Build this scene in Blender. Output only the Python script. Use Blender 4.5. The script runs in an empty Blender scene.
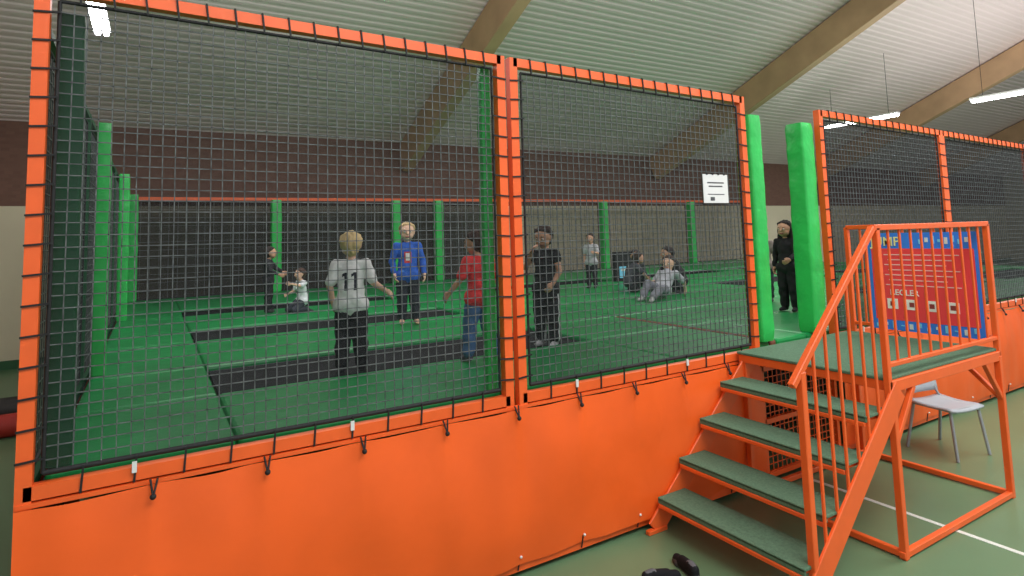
import bpy, math, random, time
import numpy as np
from mathutils import Vector, Matrix, noise
random.seed(4)
sc = bpy.context.scene
sc.view_settings.view_transform = 'Standard'
sc.view_settings.look = 'None'
V = Vector
# ---------------------------------------------------------------- materials
def s2l(c):
    return tuple(((v/255.0)/12.92 if v/255.0 <= 0.04045 else ((v/255.0+0.055)/1.055)**2.4) for v in c)
MC = {}
def mat(name, rgb, rough=0.6, metal=0.0, var=0.08, scale=6.0, bump=0.0, bscale=60.0, spec=0.5, emit=0.0):
    if name in MC: return MC[name]
    m = bpy.data.materials.new(name); m.use_nodes = True
    nt = m.node_tree; b = nt.nodes['Principled BSDF']
    c = s2l(rgb)
    b.inputs['Roughness'].default_value = rough
    b.inputs['Metallic'].default_value = metal
    b.inputs['Specular IOR Level'].default_value = spec
    tc = nt.nodes.new('ShaderNodeTexCoord')
    n = nt.nodes.new('ShaderNodeTexNoise'); n.inputs['Scale'].default_value = scale
    n.inputs['Detail'].default_value = 3
    nt.links.new(tc.outputs['Object'], n.inputs['Vector'])
    r = nt.nodes.new('ShaderNodeValToRGB')
    r.color_ramp.elements[0].position = 0.3; r.color_ramp.elements[1].position = 0.7
    r.color_ramp.elements[0].color = tuple(max(0, v*(1-var)) for v in c)+(1,)
    r.color_ramp.elements[1].color = tuple(min(1, v*(1+var)) for v in c)+(1,)
    nt.links.new(n.outputs['Fac'], r.inputs['Fac'])
    nt.links.new(r.outputs['Color'], b.inputs['Base Color'])
    if bump > 0:
        n2 = nt.nodes.new('ShaderNodeTexNoise'); n2.inputs['Scale'].default_value = bscale
        nt.links.new(tc.outputs['Object'], n2.inputs['Vector'])
        bp = nt.nodes.new('ShaderNodeBump'); bp.inputs['Strength'].default_value = bump
        bp.inputs['Distance'].default_value = 0.02
        nt.links.new(n2.outputs['Fac'], bp.inputs['Height'])
        nt.links.new(bp.outputs['Normal'], b.inputs['Normal'])
    if emit > 0:
        b.inputs['Emission Color'].default_value = c+(1,)
        b.inputs['Emission Strength'].default_value = emit
    MC[name] = m
    return m
def gauze(name, rgb, fac):
    if name in MC: return MC[name]
    m = bpy.data.materials.new(name); m.use_nodes = True
    nt = m.node_tree; nt.nodes.clear()
    o = nt.nodes.new('ShaderNodeOutputMaterial'); mx = nt.nodes.new('ShaderNodeMixShader')
    t = nt.nodes.new('ShaderNodeBsdfTransparent'); d = nt.nodes.new('ShaderNodeBsdfDiffuse')
    d.inputs['Color'].default_value = s2l(rgb)+(1,)
    mx.inputs[0].default_value = fac
    nt.links.new(t.outputs[0], mx.inputs[1]); nt.links.new(d.outputs[0], mx.inputs[2])
    nt.links.new(mx.outputs[0], o.inputs[0])
    MC[name] = m
    return m
ORANGE = mat('orange_paint', (242, 100, 40), 0.4, var=0.06)
TARP = mat('orange_vinyl', (246, 98, 30), 0.45, var=0.06, scale=2.0, bump=0.2, bscale=5)
GREENPAD = mat('green_vinyl', (14, 142, 72), 0.36, var=0.18, scale=2, bump=0.25, bscale=8)
GREENPOST = mat('green_post_vinyl', (46, 186, 84), 0.33, var=0.10, scale=5, bump=0.5, bscale=9)
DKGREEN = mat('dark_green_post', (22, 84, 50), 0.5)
BLACK = mat('black_cord', (22, 22, 24), 0.7, var=0.1)
CORD = mat('net_cord', (84, 88, 88), 0.6, var=0.45, scale=30)
BED = mat('trampoline_mesh', (20, 22, 25), 0.85, var=0.15, scale=20, spec=.25)
CARPET = mat('green_carpet', (92, 126, 100), 0.95, var=0.2, scale=60, bump=0.5, bscale=200)
WHITE = mat('white_plastic', (225, 226, 224), 0.5, var=0.03)
DARKSTEEL = mat('dark_steel', (45, 42, 40), 0.6, var=0.1)
BROWN = mat('brown_strip', (120, 70, 52), 0.7)
WOOD = mat('glulam_wood', (194, 156, 122), 0.6, var=0.12, scale=1.5)
CEIL = mat('ceiling_sheet', (230, 210, 210), 0.55, var=0.03, scale=0.4)
# ---------------------------------------------------------------- mesh builder
class MB:
    def __init__(s): s.v=[]; s.f=[]; s.m=[]; s.sm=[]; s.mats=[]
    def mi(s, m):
        if m not in s.mats: s.mats.append(m)
        return s.mats.index(m)
    def add(s, vs, fs, m, smooth=False):
        o = len(s.v); i = s.mi(m)
        s.v += [tuple(v) for v in vs]
        for f in fs: s.f.append(tuple(o+k for k in f)); s.m.append(i); s.sm.append(smooth)
    def box(s, x0,x1,y0,y1,z0,z1,m):
        vs=[(x,y,z) for z in (z0,z1) for y in (y0,y1) for x in (x0,x1)]
        s.add(vs,[(0,2,3,1),(4,5,7,6),(0,1,5,4),(2,6,7,3),(0,4,6,2),(1,3,7,5)],m)
    def bar(s,p,q,w,h,m,up=(0,0,1),caps=True):
        p=V(p);q=V(q);d=(q-p).normalized();u=V(up)
        if abs(d.dot(u))>0.99:u=V((0,1,0))
        sd=d.cross(u).normalized();u=sd.cross(d)
        vs=[]
        for c in (p,q):
            for a,b in ((-1,-1),(1,-1),(1,1),(-1,1)): vs.append(c+sd*(a*w/2)+u*(b*h/2))
        fs=[(0,1,5,4),(1,2,6,5),(2,3,7,6),(3,0,4,7)]
        if caps: fs+=[(3,2,1,0),(4,5,6,7)]
        s.add(vs,fs,m)
    def tube(s,p,q,r,m,n=10,r2=None):
        p=V(p);q=V(q);d=(q-p).normalized();u=V((0,0,1)) if abs(d.z)<0.9 else V((0,1,0))
        a=d.cross(u).normalized();b=d.cross(a); r2=r if r2 is None else r2
        vs=[]
        for c,rr in ((p,r),(q,r2)):
            for k in range(n):
                t=2*math.pi*k/n; vs.append(c+a*(math.cos(t)*rr)+b*(math.sin(t)*rr))
        s.add(vs,[(k,(k+1)%n,n+(k+1)%n,n+k) for k in range(n)],m,True)
        s.add(vs[:n],[tuple(range(n))[::-1]],m); s.add(vs[n:],[tuple(range(n))],m)
    def path(s,pts,r,m,n=10):
        for a,b in zip(pts[:-1],pts[1:]): s.tube(a,b,r,m,n)
        for a in pts[1:-1]: s.ball(a,r,m)
    def ball(s,c,r,m,n=10):
        vs,fs=cone_geo(V(c),r,V(c)+V((0,0,1e-5)),r,1.0,n,4); s.add(vs,fs,m,True)
    def build(s,name,bevel=0.0,seg=2,parent=None):
        me=bpy.data.meshes.new(name); me.from_pydata(s.v,[],s.f)
        for m in s.mats: me.materials.append(m)
        me.polygons.foreach_set('material_index',s.m); me.polygons.foreach_set('use_smooth',s.sm)
        me.update()
        ob=bpy.data.objects.new(name,me); sc.collection.objects.link(ob)
        if bevel>0:
            b=ob.modifiers.new('bevel','BEVEL'); b.width=bevel; b.segments=seg; b.limit_method='ANGLE'
        if parent: ob.parent=parent
        return ob
def cone_geo(p1,r1,p2,r2,flat,n=14,hr=5):
    d=p2-p1; L=d.length; d=d/L if L>1e-9 else V((0,0,1))
    u=V((0,0,1)) if abs(d.z)<0.9 else V((0,1,0))
    a=d.cross(u).normalized(); b=d.cross(a)
    D=np.array(d);A=np.array(a);B=np.array(b);P1=np.array(p1);P2=np.array(p2)
    w=2*math.pi*np.arange(n)/n; cir=np.cos(w)[:,None]*A+np.sin(w)[:,None]*B
    sc3=np.array([1,flat,1]); out=[(P1-D*r1*sc3)[None]]
    for i in range(1,hr+1):
        t=math.pi/2*i/hr; out.append(P1+(-D*math.cos(t)+cir*math.sin(t))*r1*sc3)
    for i in range(0,hr):
        t=math.pi/2*i/hr; out.append(P2+(D*math.sin(t)+cir*math.cos(t))*r2*sc3)
    out.append((P2+D*r2*sc3)[None])
    vs=np.vstack(out).tolist()
    R=2*hr; fs=[]
    for k in range(n): fs.append((0,1+(k+1)%n,1+k))
    for i in range(R-1):
        for k in range(n):
            k2=(k+1)%n; fs.append((1+i*n+k,1+i*n+k2,1+(i+1)*n+k2,1+(i+1)*n+k))
    e=len(vs)-1
    for k in range(n): fs.append((1+(R-1)*n+k,1+(R-1)*n+(k+1)%n,e))
    return vs,fs
# ---------------------------------------------------------------- bodies: tapered limbs fused into one continuous surface
def fuse(prims, vox, smooth_it=2):
    vs=[];fs=[]
    for p1,r1,p2,r2,fl,lb in prims:
        a,b=cone_geo(V(p1),r1,V(p2),r2,fl); o=len(vs); vs+=a; fs+=[tuple(o+k for k in f) for f in b]
    me=bpy.data.meshes.new('tmp'); me.from_pydata(vs,[],fs)
    ob=bpy.data.objects.new('tmp',me); sc.collection.objects.link(ob)
    md=ob.modifiers.new('r','REMESH'); md.mode='VOXEL'; md.voxel_size=vox; md.adaptivity=0
    dg=bpy.context.evaluated_depsgraph_get()
    m2=bpy.data.meshes.new_from_object(ob.evaluated_get(dg))
    bpy.data.objects.remove(ob); bpy.data.meshes.remove(me)
    n=len(m2.vertices); co=np.empty(n*3); m2.vertices.foreach_get('co',co); co=co.reshape(-1,3)
    ed=np.empty(len(m2.edges)*2,dtype=np.int64); m2.edges.foreach_get('vertices',ed); ed=ed.reshape(-1,2)
    cnt=np.bincount(ed.ravel(),minlength=n).astype(float)[:,None]; cnt[cnt==0]=1
    for _ in range(smooth_it):
        acc=np.stack([np.bincount(ed[:,0],weights=co[ed[:,1],k],minlength=n)+np.bincount(ed[:,1],weights=co[ed[:,0],k],minlength=n) for k in range(3)],1)
        co=co+0.5*(acc/cnt-co)
    m2.vertices.foreach_set('co',co.ravel()); m2.update()
    nf=len(m2.polygons); fc=np.empty(nf*3); m2.polygons.foreach_get('center',fc); fc=fc.reshape(-1,3)
    fn=np.empty(nf*3); m2.polygons.foreach_get('normal',fn); fn=fn.reshape(-1,3)
    best=np.full(nf,1e9); lab=np.zeros(nf,dtype=np.int32)
    for p1,r1,p2,r2,fl,lb in prims:
        a=np.array(p1,dtype=float); d=np.array(p2,dtype=float)-a; L2=max(d.dot(d),1e-12)
        t=np.clip(((fc-a)@d)/L2,0,1); off=fc-(a+t[:,None]*d); off[:,1]/=fl
        ds=np.linalg.norm(off,axis=1)-(r1+(r2-r1)*t)
        k=ds<best; best[k]=ds[k]; lab[k]=lb
    return m2,fc,fn,lab
SK,SH,PA,HA,SO,LI,EX1,EX2=range(8)
def person(name, loc, yaw, H, cols, P={}, sleeve=0.6, hyaw=0.0, hpitch=0.0, hair='short', vox=0.006, deco=None, fd=None, baggy=1.0):
    J=dict(pel=(0,0,.50),wai=(0,0,.60),che=(0,.0,.70),nck=(0,.005,.815),hd=(0,-.008,.908),
      shL=(.104,0,.770),elL=(.14,.012,.62),wrL=(.145,-.015,.485),shR=(-.104,0,.770),elR=(-.14,.012,.62),wrR=(-.145,-.015,.485),
      hipL=(.05,0,.49),knL=(.060,-.008,.27),anL=(.062,.012,.05),hipR=(-.05,0,.49),knR=(-.060,-.008,.27),anR=(-.062,.012,.05))
    J.update(P); J={k:V(v) for k,v in J.items()}
    pr=[]
    def c(a,r1,b,r2,lb,fl=1.0): pr.append([V(a),r1,V(b),r2,fl,lb])
    c(J['che'],.100,J['wai'],.094,SH,.70); c(J['wai'],.094,J['pel'],.106,SH,.80)
    c(J['che']+(J['nck']-J['che'])*.45,.074,J['che'],.094,SH,.68)
    for s_ in 'LR':
        c(J['nck']-V((0,0,.035)),.034,J['sh'+s_],.039,SH)
        c(J['sh'+s_],.038,J['che'],.05,SH)
        sh,el,wr=J['sh'+s_],J['el'+s_],J['wr'+s_]
        hp=J['hip'+s_]; c(J['pel']+(hp-J['pel'])*.5,.085,hp+(J['kn'+s_]-hp)*.05,.079,SH)
        c(sh,.032,el,.024,SK); c(el,.025,wr,.018,SK)
        if sleeve<=1: c(sh,.040,sh+(el-sh)*sleeve,.041,SH)
        else:
            c(sh,.040,el,.034,SH); c(el,.034,el+(wr-el)*(sleeve-1),.027,SH)
        d=(wr-el).normalized(); side=1 if s_=='L' else -1
        nrm=V((-side,0,0))-d*V((-side,0,0)).dot(d)
        if nrm.length<.2: nrm=V((0,0,-1))-d*V((0,0,-1)).dot(d)
        nrm.normalize(); sd=d.cross(nrm).normalized()
        if sd.y>0.0: sd=-sd
        c(wr,.0175,wr+d*.015,.017,SK)
        ln=[.92,1.0,.95,.78]
        for i in range(4):
            o=sd*((1.5-i)*.0130); b0=wr+d*.012+o*.6; b1=wr+d*.05+o
            c(b0,.011,b1,.0095,SK)
            d1=(d*.9+nrm*.35+sd*((1.5-i)*.14)).normalized(); d2=(d*.6+nrm*.8).normalized()
            k1=b1+d1*.027*ln[i]; c(b1,.0072,k1,.0064,SK); c(k1,.0064,k1+d2*.024*ln[i],.0056,SK)
        t0=wr+d*.014+sd*.015; t1=t0+d*.018+sd*.018+nrm*.004; t2=t1+d*.022+sd*.004+nrm*.008
        c(t0,.0105,t1,.0085,SK); c(t1,.0085,t2,.0070,SK)
        kn,an=J['kn'+s_],J['an'+s_]; B=baggy
        c(J['pel'],.074,hp,.068,PA,.85); c(hp,.068,kn,.052*B,PA); c(kn,.052*B,an+(kn-an)*.1,.043*B,PA)
        c(kn,.035,an,.022,SK)
        f=V(fd[s_]) if fd else V((.15*side,-1,0)); f=f.normalized()
        dn=V((0,0,-1)) if abs(f.z)<.7 else V((0,-1,0)) if f.z<0 else V((0,1,0))
        c(an-f*.012+dn*.02,.027,an+f*.05+dn*.025,.023,SO); c(an,.024,an+f*.03+dn*.02,.024,SO)
        c(an+f*.05+dn*.025,.024,an+f*.085+dn*.032,.0175,SO)
        sw=V((1,0,0))*.012
        c(an+f*.04+dn*.028+sw,.019,an+f*.078+dn*.033+sw*.8,.015,SO)
    hd=J['hd']; M=Matrix.Rotation(hyaw,3,'Z')@Matrix.Rotation(hpitch,3,'X')
    h=lambda x,y,z: hd+M@V((x,y,z))
    c(J['nck']-V((0,0,.03)),.036,h(0,.012,-.045),.032,SK)
    c(h(0,-.012,.014),.070,h(0,.018,.018),.070,SK); c(h(0,-.018,-.02),.057,h(0,-.036,-.052),.032,SK)
    c(h(.018,-.03,-.03),.043,h(-.018,-.03,-.03),.043,SK)
    c(h(0,-.082,.004),.008,h(0,-.093,-.016),.0115,SK)
    c(h(-.016,-.072,-.046),.0065,h(.016,-.072,-.046),.0065,LI)
    for sx in (-1,1):
        c(h(sx*.068,.004,.008),.012,h(sx*.066,.002,-.018),.009,SK)
        c(h(sx*.020,-.079,.024),.003,h(sx*.036,-.072,.024),.003,HA)
    c(h(0,.018,.036),.0735,h(0,.030,.020),.0755,HA)
    c(h(0,.030,.0),.069,h(0,.034,-.03),.052,HA)
    for sx in (-1,1): c(h(sx*.050,-.012,.060),.026,h(sx*.062,.020,.03),.022,HA)
    c(h(-.028,-.036,.073),.018,h(.034,-.034,.071),.017,HA)
    if hair=='long':
        c(h(0,.035,0),.07,h(0,.05,-.12),.055,HA); c(h(.060,.010,.02),.026,h(.070,.010,-.13),.024,HA); c(h(-.060,.010,.02),.026,h(-.070,.010,-.13),.024,HA)
    P2=[((p[0]*H),p[1]*H,(p[2]*H),p[3]*H,p[4],p[5]) for p in pr]
    me,fc,fn,lab=fuse(P2,vox)
    if deco is not None: lab=deco(fc/H,fn,lab)
    nv=len(me.vertices)
    lv=np.empty(len(me.loops),dtype=np.int32); me.loops.foreach_get('vertex_index',lv)
    lt=np.empty(len(lab),dtype=np.int32); me.polygons.foreach_get('loop_total',lt)
    ll=np.repeat(lab,lt)
    hv=np.zeros(nv,bool); cv=np.zeros(nv,bool); hv[lv[ll==HA]]=True; cv[lv[(ll==SH)|(ll==PA)|(ll==EX1)|(ll==EX2)]]=True; cv&=~hv
    co=np.empty(nv*3); me.vertices.foreach_get('co',co); co=co.reshape(-1,3)
    no=np.empty(nv*3); me.vertices.foreach_get('normal',no); no=no.reshape(-1,3)
    q=co/H
    nh=np.sin(q[:,0]*150+np.sin(q[:,2]*40)*2)*np.cos(q[:,1]*130+np.sin(q[:,2]*33)*2)
    nc=np.sin(q[:,2]*62+q[:,0]*30+2*np.sin(q[:,1]*25))*.5+np.sin(q[:,0]*48-q[:,2]*33+1.3+2*np.sin(q[:,2]*17))*.5
    disp=np.where(hv,nh*.0042*H,0)+np.where(cv,nc*.0045*H,0)
    co=co+no*disp[:,None]
    co[:,2]=np.maximum(co[:,2],0.0)
    me.vertices.foreach_set('co',co.ravel()); me.update()
    keys=['skin','shirt','pants','hair','foot','lip','ex1','ex2']
    for k in keys:
        cc=cols.get(k,(165,95,88) if k=='lip' else (128,128,128))
        me.materials.append(mat('%s_%d_%d_%d'%((('skin' if k in('skin','lip') else 'hair' if k=='hair' else 'cloth'),)+tuple(cc)),cc,.8 if k!='skin' else .5,var=.12,scale=25))
    me.polygons.foreach_set('material_index',lab.astype(np.int32)); me.polygons.foreach_set('use_smooth',np.ones(len(lab),dtype=bool))
    e=MB()
    ew=mat('eye_white',(225,220,215),.3,var=.01); ep=mat('eye_iris',(45,35,30),.2,var=.01)
    for sx in (-1,1):
        e.ball(h(sx*.026,-.0695,.003)*H,.0115*H,ew); e.ball(h(sx*.026,-.0765,.003)*H,.0060*H,ep)
    eo=e.build('eyes'); ob=bpy.data.objects.new(name,me); sc.collection.objects.link(ob)
    ob.location=loc; ob.rotation_euler=(0,0,math.radians(yaw)); eo.parent=ob
    return ob
# ---------------------------------------------------------------- people
def jersey(f,n,l):
    u=-f[:,0]; z=f[:,2]; bk=(n[:,1]>.15)&(f[:,1]>0)&(l==SH)
    one=np.zeros(len(u),bool)
    for c0 in (-.030,.036):
        one|=(abs(u-c0)<.0125)&(abs(z-.650)<.065)
        one|=(abs(u-c0+.017)<.012)&(abs(z-.698+(u-c0+.017)*-.6)<.011)
    l=l.copy(); l[bk&one]=EX1
    l[(l==SH)&(z>.808)]=EX1
    return l
def sweater(f,n,l):
    l=l.copy(); fr=(n[:,1]<-.1)&(l==SH)
    l[fr&(abs(f[:,0])<.035)&(abs(f[:,2]-.66)<.055)]=EX1
    l[fr&(abs(f[:,0])<.02)&(abs(f[:,2]-.665)<.035)]=EX2
    return l
def stripe(f,n,l):
    l=l.copy(); l[(l==PA)&(abs(n[:,0])>.7)&(abs(f[:,1])<.013)&(f[:,2]<.45)]=EX1; return l
ZB=1.121; ZP=1.154
FAIR=(230,186,160); TAN=(206,158,130)
person('boy',(1.37,4.82,ZB),160,1.09,dict(skin=FAIR,shirt=(248,250,254),pants=(24,25,30),hair=(214,188,138),foot=(40,40,44),ex1=(40,44,58)),
  P=dict(elR=(-.16,.01,.63),wrR=(-.25,-.05,.56),elL=(.15,.01,.62),wrL=(.13,-.03,.49),knL=(.058,-.02,.27),anL=(.068,.03,.05),knR=(-.058,0,.27),anR=(-.072,-.02,.05)),
  sleeve=.8,vox=.005,deco=jersey,hyaw=math.radians(10),baggy=1.14)
person('boy',(2.60,6.78,ZP),-18,1.18,dict(skin=FAIR,shirt=(42,96,196),pants=(38,40,52),hair=(200,172,126),foot=FAIR,ex1=(200,66,66),ex2=(230,225,225)),
  P=dict(elR=(-.15,.01,.62),wrR=(-.135,-.04,.50),elL=(.15,.01,.62),wrL=(.16,-.05,.49),anL=(.075,.0,.05),anR=(-.06,.03,.05)),
  sleeve=1.85,vox=.0055,deco=sweater,baggy=1.08)
person('boy',(2.30,4.40,ZP),186,1.04,dict(skin=TAN,shirt=(232,58,60),pants=(74,110,160),hair=(66,46,38),foot=(70,70,78)),
  P=dict(elL=(.165,-.01,.63),wrL=(.22,-.085,.53),elR=(-.145,0,.62),wrR=(-.13,-.06,.49),knL=(.066,-.04,.275),anL=(.09,-.03,.05),knR=(-.06,.02,.27),anR=(-.07,.07,.05),hd=(.012,-.02,.905)),
  sleeve=.8,vox=.005,hyaw=math.radians(30),hpitch=math.radians(8),baggy=1.12)
person('boy',(3.17,4.72,ZB),-62,1.10,dict(skin=TAN,shirt=(34,34,38),pants=(26,27,32),hair=(60,44,38),foot=(200,200,205),ex1=(215,215,220)),
  P=dict(elR=(-.15,-.07,.66),wrR=(-.055,-.13,.79),elL=(.145,-.02,.62),wrL=(.12,-.10,.53),anL=(.07,0,.05),anR=(-.06,.02,.05)),
  sleeve=.3,vox=.005,deco=stripe,hpitch=math.radians(12),baggy=1.12)
person('child',(1.45,9.3,ZP),70,.94,dict(skin=TAN,shirt=(30,31,36),pants=(26,27,32),hair=(45,35,30),foot=(40,40,42)),
  P=dict(elL=(.13,-.08,.66),wrL=(.10,-.19,.60),elR=(-.13,-.05,.64),wrR=(-.11,-.17,.58),hd=(0,-.03,.90)),sleeve=1.8,vox=.008)
kneel=dict(pel=(0,.0,.20),wai=(0,-.005,.30),che=(0,-.02,.40),nck=(0,-.03,.515),hd=(0,-.045,.605),shL=(.1,-.02,.47),shR=(-.1,-.02,.47),
  elL=(.13,-.12,.43),wrL=(.10,-.25,.47),elR=(-.14,-.06,.34),wrR=(-.13,-.18,.30),hipL=(.05,0,.19),knL=(.08,-.20,.055),anL=(.07,.06,.045),hipR=(-.05,0,.19),knR=(-.08,-.20,.055),anR=(-.07,.06,.045))
person('child',(1.86,9.0,ZP),-70,.88,dict(skin=FAIR,shirt=(230,234,238),pants=(45,50,60),hair=(70,50,40),foot=(60,60,64)),P=kneel,sleeve=.7,vox=.008,fd=dict(L=(0,1,-.1),R=(0,1,-.1)))
person('child',(6.9,8.75,ZP),-60,.98,dict(skin=TAN,shirt=(185,185,190),pants=(30,31,36),hair=(50,38,32),foot=(40,40,42)),
  P=dict(elL=(.15,-.04,.64),wrL=(.13,-.16,.66)),sleeve=.7,vox=.009)
sit=dict(pel=(0,0,.11),wai=(0,.03,.19),che=(0,.05,.29),nck=(0,.05,.405),hd=(0,.04,.49),shL=(.1,.05,.36),shR=(-.1,.05,.36),
  elL=(.15,.12,.22),wrL=(.16,.17,.09),elR=(-.15,.0,.23),wrR=(-.10,-.12,.21),hipL=(.05,0,.10),knL=(.08,-.21,.20),anL=(.08,-.33,.05),hipR=(-.05,0,.10),knR=(-.08,-.2,.22),anR=(-.07,-.30,.05))
recl=dict(sit,wai=(0,.06,.16),che=(0,.13,.23),nck=(0,.21,.31),hd=(0,.23,.395),shL=(.1,.19,.28),shR=(-.1,.19,.28),elL=(.15,.30,.17),wrL=(.15,.33,.09),elR=(-.15,.12,.18),wrR=(-.12,.0,.17),
  knL=(.08,-.22,.12),anL=(.08,-.42,.05),knR=(-.08,-.2,.18),anR=(-.07,-.36,.05))
crouch=dict(pel=(0,.05,.17),wai=(0,.02,.27),che=(0,-.04,.35),nck=(0,-.09,.45),hd=(0,-.13,.52),shL=(.1,-.08,.40),shR=(-.1,-.08,.40),
  elL=(.14,-.17,.29),wrL=(.08,-.25,.22),elR=(-.14,-.17,.29),wrR=(-.08,-.25,.20),hipL=(.05,.05,.16),knL=(.09,-.14,.24),anL=(.08,.02,.05),hipR=(-.05,.05,.16),knR=(-.09,-.14,.24),anR=(-.08,.02,.05))
person('seated_child',(6.55,6.65,ZP),-70,1.25,dict(skin=FAIR,shirt=(180,182,190),pants=(120,122,132),hair=(60,46,38),foot=(170,170,170)),P=recl,sleeve=.8,vox=.009)
person('seated_child',(7.25,7.0,ZP),-110,1.2,dict(skin=TAN,shirt=(38,38,42),pants=(40,42,50),hair=(38,30,28),foot=(50,50,50)),P=crouch,sleeve=1.8,vox=.010)
person('seated_child',(7.3,8.0,ZP),-30,1.15,dict(skin=TAN,shirt=(60,64,66),pants=(34,36,42),hair=(38,30,28),foot=(50,50,50)),P=sit,sleeve=1.8,vox=.010)
person('seated_child',(6.9,7.7,ZP),60,1.05,dict(skin=TAN,shirt=(70,72,80),pants=(34,36,42),hair=(58,44,36),foot=(50,50,50)),P=crouch,sleeve=.7,vox=.010)
person('girl',(6.56,4.55,ZP),-85,1.07,dict(skin=TAN,shirt=(28,28,33),pants=(26,26,31),hair=(36,27,27),foot=(40,40,44)),
  P=dict(elL=(.13,-.04,.63),wrL=(.11,-.14,.58)),sleeve=1.85,hair='long',vox=.006,baggy=1.12)
person('child',(7.2,5.35,ZP),-60,1.02,dict(skin=FAIR,shirt=(130,120,115),pants=(50,50,60),hair=(170,135,95),foot=(60,60,64)),sleeve=.7,vox=.009)
def shoe(x,y,yaw,S=1.0):
    pr=[((0,.10,.03),.032,(0,-.02,.028),.034,1,0),((0,-.02,.03),.036,(0,-.10,.025),.030,1,0),((0,.10,.05),.032,(0,.06,.06),.030,1,0),((0,.06,.055),.03,(0,-.04,.045),.028,1,0),
        ((0,.11,.012),.03,(0,-.11,.012),.028,1,1),((.012,-.06,.013),.032,(.008,-.1,.013),.026,1,1)]
    me,fc,fn,lab=fuse(pr,.006)
    for v in me.vertices: v.co.z=max(v.co.z,0)
    lab[fc[:,2]<.014]=1
    lab[(fc[:,2]>.077)&(fc[:,1]>.04)&(fc[:,1]<.11)&(abs(fc[:,0])<.018)]=2
    for m in (mat('shoe_black',(24,25,28),.8,spec=.2),mat('shoe_sole',(60,60,62),.7),mat('shoe_lining',(90,92,96),.8)): me.materials.append(m)
    me.polygons.foreach_set('material_index',lab.astype(np.int32)); me.polygons.foreach_set('use_smooth',np.ones(len(lab),dtype=bool))
    o=bpy.data.objects.new('sneaker',me); sc.collection.objects.link(o); o.location=(x,y,0); o.rotation_euler=(0,0,math.radians(yaw)); o.scale=(S,S,S)
shoe(2.95,2.91,165,1.0); shoe(2.73,2.90,75,1.0)
# ---------------------------------------------------------------- room
FLOOR=mat('sports_floor',(98,130,96),.33,var=.06,scale=1.2)
b=MB(); b.box(-7,40,-6,14.3,-.1,0,FLOOR); b.build('floor')
b=MB()
LINE=mat('white_line',(215,220,210),.5,var=.03)
b.box(4.85,4.89,-5,3.3,0,.003,LINE); b.build('floor_marking')
def brickmat():
    m=bpy.data.materials.new('brick_wall'); m.use_nodes=True; nt=m.node_tree; p=nt.nodes['Principled BSDF']
    tc=nt.nodes.new('ShaderNodeTexCoord'); sp=nt.nodes.new('ShaderNodeSeparateXYZ'); cb=nt.nodes.new('ShaderNodeCombineXYZ')
    nt.links.new(tc.outputs['Object'],sp.inputs[0]); nt.links.new(sp.outputs['X'],cb.inputs['X']); nt.links.new(sp.outputs['Z'],cb.inputs['Y'])
    br=nt.nodes.new('ShaderNodeTexBrick'); br.inputs['Scale'].default_value=4
    br.inputs['Color1'].default_value=s2l((118,86,74))+(1,); br.inputs['Color2'].default_value=s2l((108,78,67))+(1,)
    br.inputs['Mortar'].default_value=s2l((110,84,74))+(1,); br.inputs['Mortar Size'].default_value=.015
    nt.links.new(cb.outputs[0],br.inputs['Vector']); nt.links.new(br.outputs['Color'],p.inputs['Base Color'])
    p.inputs['Roughness'].default_value=.9
    return m
BRICK=brickmat(); PLASTER=mat('beige_plaster',(208,198,172),.9,var=.04,scale=.8)
SL=.418
def zc(y): return 4.57+SL*(14.3-y)
b=MB(); b.box(-7,40,14.3,14.55,2.97,4.9,BRICK); b.box(-7,40,14.3,14.55,0,2.97,PLASTER); b.build('wall_back')
b=MB(); b.box(-7,40,14.26,14.3,0,.16,mat('trim_green',(40,90,55),.5)); b.build('baseboard_back')
for nm,x0,x1 in (('wall_left',-7.25,-7),('wall_right',40,40.25)):
    b=MB(); vs=[]
    for x in (x0,x1): vs+=[(x,-3,0),(x,14.3,0),(x,14.3,zc(14.3)),(x,-3,zc(-3))]
    b.add(vs,[(0,1,2,3),(7,6,5,4),(0,4,5,1),(1,5,6,2),(2,6,7,3),(3,7,4,0)],PLASTER); b.build(nm)
b=MB(); pts=[]; y=14.5; pitch=.15
while y>-3:
    for fr,dp in ((0,0),(.40,0),(.55,.013),(.85,.013)):
        yy=y-fr*pitch; pts.append((yy,zc(yy)+dp))
    y-=pitch
vs=[(x,p[0],p[1]) for p in pts for x in (-7.2,40.2)]
b.add(vs,[(2*i,2*i+1,2*i+3,2*i+2) for i in range(len(pts)-1)],CEIL)
b.build('ceiling')
for i,x in enumerate((-3.05,5.45,14.0,22.5,31.0)):
    b=MB(); b.bar((x,14.28,zc(14.28)-.42),(x,-3,zc(-3)-.42),.26,.72,WOOD,up=(0,0,1)); b.build('ceiling_beam',bevel=.015)
TUBE=mat('lamp_tube',(252,253,255),.4,var=.0,emit=26)
def lamp(x,y0,y1,z):
    b=MB(); b.box(x-.10,x+.10,y0,y1,z,z+.05,WHITE)
    for s in (-.05,.05): b.tube((x+s,y0+.03,z-.03),(x+s,y1-.03,z-.03),.036,TUBE,8)
    for yy in (y0+.25,y1-.25): b.tube((x,yy,z+.05),(x,yy,zc(yy)-.03),.006,BLACK,5)
    b.build('fluorescent_lamp')
for a in ((17.4,8.4,10.5),(17.4,4.9,6.7),(-.65,8.2,9.9),(8.6,-.5,1.3),(-.65,-.5,1.3),(17.4,-.5,1.3)): lamp(a[0],a[1],a[2],5.15)  # last three are out of view, added to give more illumination
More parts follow.
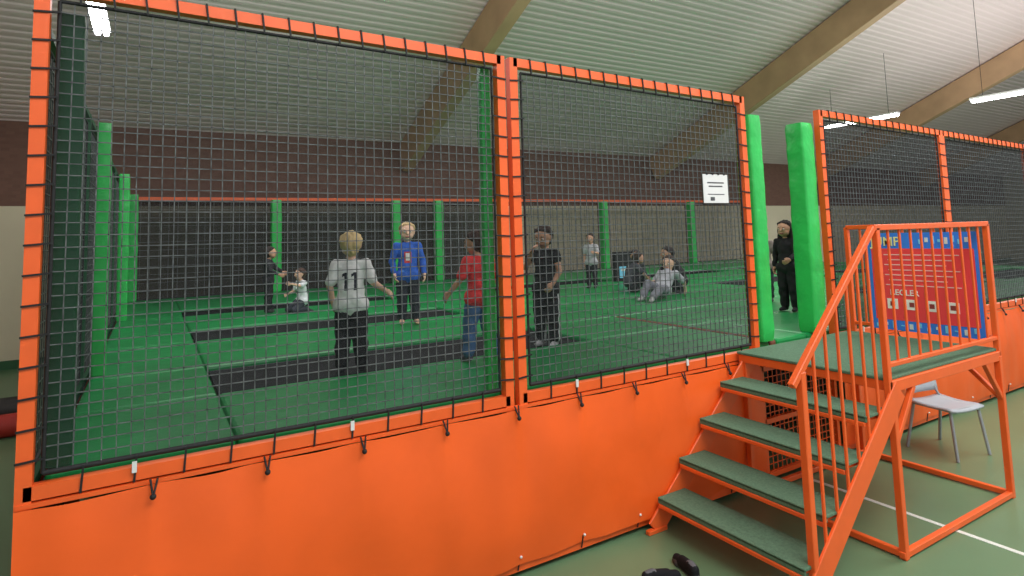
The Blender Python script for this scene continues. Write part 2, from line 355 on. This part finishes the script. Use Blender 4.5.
def area(x,y,z,sx,sy,e,rot=(0,0,0),col=(1,.99,.97)):
    l=bpy.data.lights.new('area','AREA'); l.shape='RECTANGLE'; l.size=sx; l.size_y=sy; l.energy=e; l.color=col
    o=bpy.data.objects.new('fill_light',l); o.location=(x,y,z); o.rotation_euler=rot; sc.collection.objects.link(o)  # added fill light, has no fixture of its own
area(3,-1.5,7.0,5,3,400,(math.radians(22),0,0))
area(9,1.0,6.8,5,3,390,(math.radians(10),0,0))
area(2.2,8,5.0,4,3,130)
area(10,8,5.0,5,3,190)
area(19,6,5.0,5,4,280)
area(18,4.5,4.6,8,6,230,(math.pi,0,0))  # this and the next: upward fill added to brighten ceiling and beams
area(3,5.5,4.4,6,4,60,(math.pi,0,0))
w=bpy.data.worlds.new('world'); sc.world=w; w.use_nodes=True
w.node_tree.nodes['Background'].inputs[0].default_value=(.94,.96,1,1); w.node_tree.nodes['Background'].inputs[1].default_value=.70
# ---------------------------------------------------------------- net panels
Y0=3.46
def ztop(x): return 3.385-.02*(x+.46)
def net(b,p00,ux,L,zb,ztf,step,w,gz,off=V((0,-.012,0))):
    n=int(L/step)
    for i in range(n+1):
        s_=L*i/n; p=V(p00)+V(ux)*s_+off; j=random.uniform(-.004,.004)
        b.bar((p.x+ux[0]*j,p.y+ux[1]*j,zb),(p.x-ux[0]*j,p.y-ux[1]*j,ztf(s_)),w,w,CORD,caps=False)
    hz=min(ztf(0),ztf(L))-zb; m=int(hz/step)
    for i in range(m+1):
        f=i/m; a=V(p00)+off; e=V(p00)+V(ux)*L+off; j=random.uniform(-.003,.003)
        b.bar((a.x,a.y,zb+(ztf(0)-zb)*f+j),(e.x,e.y,zb+(ztf(L)-zb)*f-j),w,w,CORD,caps=False)
    a=V(p00); e=V(p00)+V(ux)*L
    b.add([(a.x,a.y,zb),(e.x,e.y,zb),(e.x,e.y,ztf(L)),(a.x,a.y,ztf(0))],[(0,1,2,3)],gz)
    for q,rr in ((((a.x,a.y,zb),(e.x,e.y,zb)),.013),(((a.x,a.y,ztf(0)),(e.x,e.y,ztf(L))),.009),(((a.x,a.y,zb),(a.x,a.y,ztf(0))),.009),(((e.x,e.y,zb),(e.x,e.y,ztf(L))),.009)):
        b.tube(V(q[0])+off,V(q[1])+off,rr,BLACK,6)
def front_panel(x0,x1,fac,col=(56,58,60)):
    b=MB(); T=.06; zb=1.09
    for x in (x0,x1): b.bar((x,Y0,1.0),(x,Y0,ztop(x)+.03),T,T,ORANGE,up=(0,1,0))
    b.bar((x0,Y0,ztop(x0)),(x1,Y0,ztop(x1)),T,T,ORANGE); b.bar((x0,Y0,zb),(x1,Y0,zb),T,T,ORANGE)
    i=.065
    net(b,(x0+i,Y0,0),(1,0,0),x1-x0-2*i,zb+.075,lambda s:ztop(x0+i+s)-.065,.053,.0048,gauze('net_gauze_%d'%int(fac*100),col,fac))
    n=int((x1-x0)/.13)
    for k in range(1,n):
        x=x0+(x1-x0)*k/n; z=ztop(x)
        b.bar((x,Y0-.034,z+.035),(x+.012,Y0-.034,z-.075),.009,.009,BLACK,up=(0,1,0))
        b.bar((x,Y0-.034,z+.035),(x,Y0+.034,z+.035),.009,.009,BLACK)
    n=int((x1-x0)/.2)
    for k in range(1,n):
        x=x0+(x1-x0)*k/n
        b.bar((x,Y0-.034,zb-.035),(x+.008,Y0-.03,zb+.085),.009,.009,BLACK,up=(0,1,0))
        if k%5==2: b.box(x-.010,x+.010,Y0-.045,Y0-.036,zb+.01,zb+.06,WHITE)
    for x,dr in ((x0,1),(x1,-1)):
        m=int((ztop(x)-zb)/.13)
        for k in range(1,m):
            z=zb+(ztop(x)-zb)*k/m
            b.bar((x-dr*.033,Y0-.034,z),(x+dr*.072,Y0-.034,z+.008),.009,.009,BLACK,up=(0,1,0))
    return b.build('safety_net_panel')
front_panel(-.46,2.00,.31); front_panel(2.10,4.46,.42,(50,53,54)); front_panel(5.63,8.02,.66,(44,46,50)); front_panel(8.08,10.46,.66,(44,46,50)); front_panel(10.52,12.9,.66,(44,46,50))
SIDE=gauze('side_gauze',(40,58,50),.45)
for y0,y1 in ((3.55,5.8),(5.9,9.8),(9.95,13.3)):
    b=MB(); b.bar((-.46,y0,3.2),(-.46,y1,3.2),.04,.04,DKGREEN); b.bar((-.46,y0,1.09),(-.46,y1,1.09),.05,.05,DKGREEN)
    b.bar((-.46,y1,1.03),(-.46,y1,3.22),.05,.05,DKGREEN,up=(0,1,0))
    net(b,(-.46,y0+.05,0),(0,1,0),y1-y0-.1,1.15,lambda s:3.14,.07,.006,SIDE,off=V((.0,0,0))); b.build('safety_net_panel')
YB=13.4; xs=[-.4,2.2,4.8,7.4,10.9,14.4,17.5]
for i in range(6):
    b=MB(); x0,x1=xs[i],xs[i+1]
    b.bar((x0,YB,3.06),(x1,YB,3.06),.06,.06,ORANGE); b.bar((x0,YB,1.03),(x0,YB,3.08),.05,.05,ORANGE,up=(0,1,0))
    net(b,(x0+.05,YB,0),(1,0,0),x1-x0-.1,1.15,lambda s:3.0,.15,.008,gauze('back_dense',(42,43,46),.78) if i<3 else gauze('back_light',(60,60,58),.22)); b.build('safety_net_panel')
# ---------------------------------------------------------------- platform
XE=[-.4,.4,3.58,4.75,4.85,5.3,8.4,9.0,12.1,12.7,15.8,16.4]; YE=[3.52,4.6,5.65,7.2,8.2,9.8,10.8,13.3]
bedx={1,5,7,9}; bedy={1,3,5}
for i in range(len(XE)-1):
    for j in range(len(YE)-1):
        x0,x1,y0,y1=XE[i],XE[i+1],YE[j],YE[j+1]
        if i in bedx and j in bedy and not (i==5 and j<=3):
            b=MB(); b.box(x0+.02,x1-.02,y0+.02,y1-.02,1.095,1.115,BED)
            for k in range(int((x1-x0)/.12)):
                xx=x0+.06+k*.12
                for yy,sg in ((y0,1),(y1,-1)): b.tube((xx,yy+.03*sg,1.11),(xx,yy+.07*sg,1.118),.006,DARKSTEEL,5)
            b.box(x0+.05,x1-.05,y0+.05,y0+.08,1.113,1.119,mat('bed_webbing',(44,48,50),.8)); b.box(x0+.05,x1-.05,y1-.08,y1-.05,1.113,1.119,MC['bed_webbing'])
            b.build('trampoline')
        else:
            pb=MB(); pb.box(x0+.002,x1-.002,y0+.002,y1-.002,1.03,1.15,BROWN if i==3 and j<=1 else GREENPAD)
            pb.build('trampoline_pad',bevel=.025,seg=2)
b=MB()
for x in XE:
    b.box(x-.04,x+.04,3.6,13.25,.92,1.02,DARKSTEEL)
    for y in (3.9,7.4,10,13.2): b.box(x-.04,x+.04,y-.04,y+.04,0,.92,DARKSTEEL)
b.build('trampoline_underframe')
def post(x,y,z0,z1,w,m=GREENPOST):
    b=MB(); N=40; vs=[]
    prof=[]
    for cx,cy in ((1,1),(-1,1),(-1,-1),(1,-1)):
        a0=math.atan2(cy,cx)-math.pi/4
        for t in range(4):
            a=a0+t*math.pi/6; prof.append((cx*.36+math.cos(a)*.14,cy*.36+math.sin(a)*.14))
    n=len(prof)
    for k in range(N+1):
        z=z0+(z1-z0)*k/N; s=w*(1+.035*noise.noise(V((x*3,y*3,z*9))))*(.93 if k in(0,N) else 1)
        ox=.006*noise.noise(V((x,7,z*4)))
        for i,(px,py) in enumerate(prof):
            g=1+.05*noise.noise(V((px*3+x,py*3,z*14)))
            vs.append((x+ox+px*s*g,y+py*s*g,z))
    fs=[(k*n+i,k*n+(i+1)%n,(k+1)*n+(i+1)%n,(k+1)*n+i) for k in range(N) for i in range(n)]
    b.add(vs,fs,m,True); b.add(vs[:n],[tuple(range(n))[::-1]],m); b.add(vs[-n:],[tuple(range(n))],m)
    b.build('padded_post')
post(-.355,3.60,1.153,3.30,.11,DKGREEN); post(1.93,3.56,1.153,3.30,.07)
post(4.69,3.56,1.153,3.18,.17); post(5.46,3.56,1.153,3.16,.19)
post(-.345,5.85,1.153,3.16,.10); post(-.34,9.9,1.153,3.16,.13); post(-.3,13.2,1.153,3.12,.15)
for x in (2.2,4.8,5.85,10.9,14.4): post(x,13.2,1.153,3.03,.2)
# ---------------------------------------------------------------- tarpaulin skirt
def skirt(name,x0,x1,zt=1.035,zb=.09):
    b=MB(); nx_=int((x1-x0)/.03); nz_=26; vs=[]
    for i in range(nx_+1):
        x=x0+(x1-x0)*i/nx_; sc_=abs(math.sin(math.pi*(x-x0)/.5))
        for k in range(nz_+1):
            f=k/nz_; z=zt-.012*sc_+(zb-zt)*f
            tx=((x-x0)/.5)%1.0; tx=min(tx,1-tx)
            yy=Y0-.045-.03*math.sin(f*math.pi)-noise.noise(V((x*1.1,z*1.4,3)))*.06*f-noise.noise(V((x*5,z*1.2,7)))*.014-.02*math.exp(-tx*14)*math.exp(-f*3)
            vs.append((x,yy,z))
    N=nz_+1
    b.add(vs,[(i*N+k,i*N+k+1,(i+1)*N+k+1,(i+1)*N+k) for i in range(nx_) for k in range(nz_)],TARP,True)
    x=x0+.5
    while x<x1-.1:
        b.tube((x,Y0-.055,1.06),(x+.01,Y0-.085,1.0),.005,BLACK,5); b.tube((x+.03,Y0-.055,1.06),(x+.015,Y0-.085,1.0),.005,BLACK,5)
        b.ball((x+.012,Y0-.09,.99),.014,BLACK)
        b.tube((x+.01,Y0-.05,.13),(x+.0,Y0-.04,.05),.005,BLACK,5); b.ball((x+.01,Y0-.065,.14),.009,WHITE)
        x+=.5
    b.bar((x0,Y0,.06),(x1,Y0,.06),.05,.05,ORANGE)
    b.bar((x0,Y0-.02,1.04),(x1,Y0-.02,1.04),.03,.02,ORANGE)
    return b.build(name)
skirt('tarpaulin_skirt',-.485,4.45); skirt('tarpaulin_skirt',5.62,12.9)
b=MB(); vs=[]
for i in range(100):
    y=3.44+i*.1
    for k in range(9): vs.append((-.47-.015*math.sin(k/8*math.pi),y,1.03-.94*k/8))
b.add(vs,[(i*9+k,(i+1)*9+k,(i+1)*9+k+1,i*9+k+1) for i in range(99) for k in range(8)],TARP,True); b.build('tarpaulin_skirt')
b=MB(); ZG=.96
b.bar((4.51,Y0,.0),(4.51,Y0,ZG),.04,.04,ORANGE,up=(0,1,0)); b.bar((5.56,Y0,.0),(5.56,Y0,ZG),.04,.04,ORANGE,up=(0,1,0))
for z in (.06,.50,ZG-.02): b.bar((4.51,Y0,z),(5.56,Y0,z),.04,.04,ORANGE)
for k in range(17): b.bar((4.55+k*.06,Y0,.06),(4.55+k*.06,Y0,ZG-.02),.006,.006,ORANGE,caps=False)
for k in range(15): b.bar((4.51,Y0,.08+k*.06),(5.56,Y0,.08+k*.06),.006,.006,ORANGE,caps=False)
b.build('wire_mesh_gate')
# ---------------------------------------------------------------- staircase with landing
b=MB(); YN,YF=2.22,3.36
SX=[3.17,3.40,3.64,3.89]; SZ=[.23,.457,.70,.936]; DX,DZ=4.17,1.133
for x,z in zip(SX,SZ):
    b.box(x,x+.27,YN+.02,YF-.02,z-.035,z-.008,ORANGE); b.box(x-.006,x+.27,YN+.0,YF-.0,z-.008,z+.012,CARPET)
    b.box(x-.006,x+.012,YN,YF,z-.03,z+.006,CARPET); b.box(x-.012,x+.014,YN+.01,YF-.01,z-.058,z-.03,ORANGE)
for y in (YN-.015,YF+.01):
    b.bar((3.13,y,.02),(DX+.1,y,1.06),.02,.15,ORANGE)
    b.box(3.06,3.24,y-.02,y+.02,0,.03,ORANGE)
b.box(DX,5.8,YN,YF+.04,DZ-.075,DZ-.012,ORANGE); b.box(DX-.006,5.8,YN,YF+.05,DZ-.012,DZ+.008,CARPET)
b.box(DX-.01,5.8,YN-.02,YN+.02,DZ-.085,DZ-.012,ORANGE)
for x,y in ((DX+.03,YN),(5.79,YN),(DX+.03,YF),(5.79,YF)):
    b.bar((x,y,0),(x,y,DZ-.05),.045,.045,ORANGE,up=(0,1,0))
for y in (YN,YF): b.bar((DX,y,.03),(5.8,y,.03),.04,.04,ORANGE)
for x in (DX+.03,5.79): b.bar((x,YN,.03),(x,YF,.03),.04,.04,ORANGE)
b.bar((5.55,YN,DZ-.08),(5.79,YN,.75),.035,.035,ORANGE); b.bar((5.79,YN+.3,DZ-.08),(5.79,YN,.75),.035,.035,ORANGE)
b.bar((DX+.3,YN,DZ-.08),(DX+.03,YN,.72),.035,.035,ORANGE)
HT=2.13; hr0=V((3.16,YN,1.24)); hr1=V((4.13,YN,HT))
b.bar(hr0,hr1,.04,.04,ORANGE); b.bar(hr1,(5.81,YN,HT),.04,.04,ORANGE)
b.bar((DX,YN,DZ+.09),(5.8,YN,DZ+.09),.03,.03,ORANGE)
b.bar((5.8,YN,HT),(5.8,YF,HT),.04,.04,ORANGE); b.bar((5.8,YN,DZ+.09),(5.8,YF,DZ+.09),.03,.03,ORANGE)
b.bar((3.25,YN,0),(3.25,YN,1.31),.045,.045,ORANGE,up=(0,1,0)); b.bar((DX,YN,.9),(DX,YN,HT),.04,.04,ORANGE,up=(0,1,0))
b.bar((5.8,YN,DZ-.05),(5.8,YN,HT),.04,.04,ORANGE,up=(0,1,0)); b.bar((5.8,YF,DZ-.05),(5.8,YF,HT),.04,.04,ORANGE,up=(0,1,0))
for k in range(1,7):
    x=3.25+k*.131; zt=1.24+(x-3.16)/(4.13-3.16)*(HT-1.24); zb=.02+(x-3.13)*1.04/(DX+.1-3.13)
    b.bar((x,YN,zb),(x,YN,zt),.018,.018,ORANGE,up=(0,1,0))
for k in range(1,11):
    x=DX+(5.8-DX)*k/11; b.bar((x,YN,DZ+.09),(x,YN,HT),.016,.016,ORANGE,up=(0,1,0))
for k in range(1,9):
    y=YN+(YF-YN)*k/9; b.bar((5.8,y,DZ+.09),(5.8,y,HT),.018,.018,ORANGE,up=(0,1,0))
b.build('staircase_with_landing',bevel=.004,seg=1)
# ---------------------------------------------------------------- rule sign on the end rail
def text(body,size,m,M,parent,name):
    cu=bpy.data.curves.new('t','FONT'); cu.body=body; cu.size=size; cu.extrude=.001; cu.offset=.001
    o=bpy.data.objects.new('t',cu); sc.collection.objects.link(o)
    dg=bpy.context.evaluated_depsgraph_get(); me=bpy.data.meshes.new_from_object(o.evaluated_get(dg)); bpy.data.objects.remove(o)
    me.materials.clear(); me.materials.append(m); q=bpy.data.objects.new(name,me); sc.collection.objects.link(q)
    q.matrix_world=M; q.parent=parent
    return q
RED=mat('sign_red',(252,72,78),.4,var=.04); BLUE=mat('sign_blue',(60,130,235),.4,var=.05); YEL=mat('sign_yellow',(250,240,170),.4); SKY=mat('sign_lightblue',(130,210,250),.4)
X=5.765; b=MB(); TX=mat('sign_text',(255,205,200),.5); QR=mat('sign_qr',(252,245,240),.5)
def sg(u0,u1,z0,z1,d,m): b.box(X-d,X,3.15-u1,3.15-u0,z0,z1,m)
sg(0,.88,1.20,2.07,.004,BLUE); sg(.03,.85,1.29,1.93,.006,RED)
for k in range(7): sg(.14+.03*(k%2),.74-.05*(k%3),1.87-.045*k,1.878-.045*k,.008,TX)
for k in range(4): sg(.14+.16*k,.23+.16*k,1.39,1.48,.008,QR)
for k in range(4): sg(.165+.16*k,.205+.16*k,1.415,1.455,.0095,mat('sign_qr_mark',(150,60,60),.5))
for k in range(12): sg(.03+.07*k,.06+.07*k,1.22+.02*(k%2),1.25+.015*(k%3),.007,(SKY,WHITE,SKY)[k%3])
for k in range(8): sg(.44+.05*k,.465+.05*k,1.97+.015*(k%2),2.01+.015*(k%3),.007,(SKY,WHITE,SKY)[k%3])
so=b.build('rules_sign')
TM=lambda y,z,x: Matrix(((0,0,-1,x),(-1,0,0,y),(0,1,0,z),(0,0,0,1)))
text('JUMP',.115,YEL,TM(3.12,1.955,X-.008),so,'title')
text('REGLER',.07,QR,TM(2.98,1.515,X-.009),so,'subtitle')
b=MB(); b.box(3.90,4.20,3.425,3.43,2.37,2.61,WHITE)
DG=mat('print_grey',(70,70,75),.6)
b.box(3.95,4.15,3.423,3.425,2.44,2.446,DG)
for k in range(2): b.box(3.95+.015*k,4.15-.02*k,3.423,3.425,2.535-.03*k,2.545-.03*k,DG)
b.box(3.98,4.03,3.423,3.425,2.39,2.42,DG)
for k in range(4): b.box(3.94+.07*k,3.955+.07*k,3.42,3.435,2.605,2.62,BLACK)
b.build('paper_notice')
# ---------------------------------------------------------------- chair
def chair(x,y,yaw,m):
    b=MB()
    met=mat('grey_chair_legs',(160,163,168),.4,metal=.2)
    n=8; vs=[]
    for i in range(n+1):
        t=i/n; yy=-.21+.42*t; z=.45-.02*math.sin(t*math.pi)-.02*max(0,1-t*6)
        for k in range(7):
            s=k/6-.5; vs.append((s*.44,yy,z+abs(s)**2*.06))
    q=len(vs); vs+=[(v[0],v[1],v[2]-.02) for v in vs]
    F=[]
    for i in range(n):
        for k in range(6): a=i*7+k; F+=[(a,a+1,a+8,a+7),(q+a+7,q+a+8,q+a+1,q+a)]
    for i in range(n): F+=[(i*7,(i+1)*7,q+(i+1)*7,q+i*7),(i*7+6,q+i*7+6,q+(i+1)*7+6,(i+1)*7+6)]
    for k in range(6): F+=[(k,q+k,q+k+1,k+1),(n*7+k,n*7+k+1,q+n*7+k+1,q+n*7+k)]
    b.add(vs,F,m,True)
    vs=[]
    for i in range(n+1):
        t=i/n; z=.50+.34*t; yy=.20+.06*t
        for k in range(7):
            s=k/6-.5; vs.append((s*(.42-.04*t*t),yy-.04*(0.25-s*s)*-1.6,z-(.03*abs(s)*2 if i==n else 0)))
    q=len(vs); vs+=[(v[0],v[1]+.015,v[2]) for v in vs]
    b.add(vs,F,m,True)
    for sx in (-1,1):
        b.path([(sx*.22,-.22,.005),(sx*.19,-.17,.43),(sx*.19,.17,.43),(sx*.23,.24,.005)],.014,met,8)
        b.path([(sx*.19,.17,.43),(sx*.18,.225,.55),(sx*.18,.27,.78)],.012,met,8)
    b.tube((-.19,-.17,.43),(.19,-.17,.43),.01,met,8); b.tube((-.19,.17,.43),(.19,.17,.43),.01,met,8)
    o=b.build('stacking_chair'); o.location=(x,y,0); o.rotation_euler=(0,0,math.radians(yaw))
GC=mat('grey_chair_plastic',(172,178,184),.45,var=.04)
chair(6.50,2.95,-10,GC)
b=MB(); b.tube((-3.6,9.9,.16),(-1.25,9.9,.16),.16,DARKSTEEL,20); b.tube((-1.27,9.9,.16),(-1.23,9.9,.16),.160,RED,20)
for r in (.04,.08,.12): b.tube((-1.235,9.9,.16),(-1.225,9.9,.16),r,DARKSTEEL if r!=.08 else RED,20)
b.build('rolled_mat')
b=MB(); b.tube((-3.4,9.2,.13),(-1.25,9.2,.13),.13,mat('red_mat',(170,45,35),.6),20); b.tube((-1.26,9.2,.13),(-1.22,9.2,.13),.06,DARKSTEEL,16); b.build('rolled_mat')
b=MB(); b.box(8.1,8.7,9.5,9.58,1.153,1.75,BLACK); b.box(8.2,8.5,9.485,9.5,1.22,1.45,SKY); b.box(8.24,8.46,9.482,9.485,1.36,1.40,WHITE); b.build('display_board',bevel=.008)
# ---------------------------------------------------------------- camera
cam=bpy.data.cameras.new('camera'); co=bpy.data.objects.new('camera',cam); sc.collection.objects.link(co); sc.camera=co
cam.sensor_width=36; cam.lens=600/1024*36; cam.shift_y=-105/1024; cam.clip_start=.05
yaw=math.radians(31.0); pt=math.radians(5.0); ro=.03
R=V((math.cos(yaw),-math.sin(yaw),0)); F=V((math.sin(yaw)*math.cos(pt),math.cos(yaw)*math.cos(pt),math.sin(pt))); U=R.cross(F)
R2=R*math.cos(ro)-U*math.sin(ro); U2=R*math.sin(ro)+U*math.cos(ro)
m=Matrix((( R2.x,U2.x,-F.x,0),(R2.y,U2.y,-F.y,0),(R2.z,U2.z,-F.z,2.15),(0,0,0,1)))
co.matrix_world=m
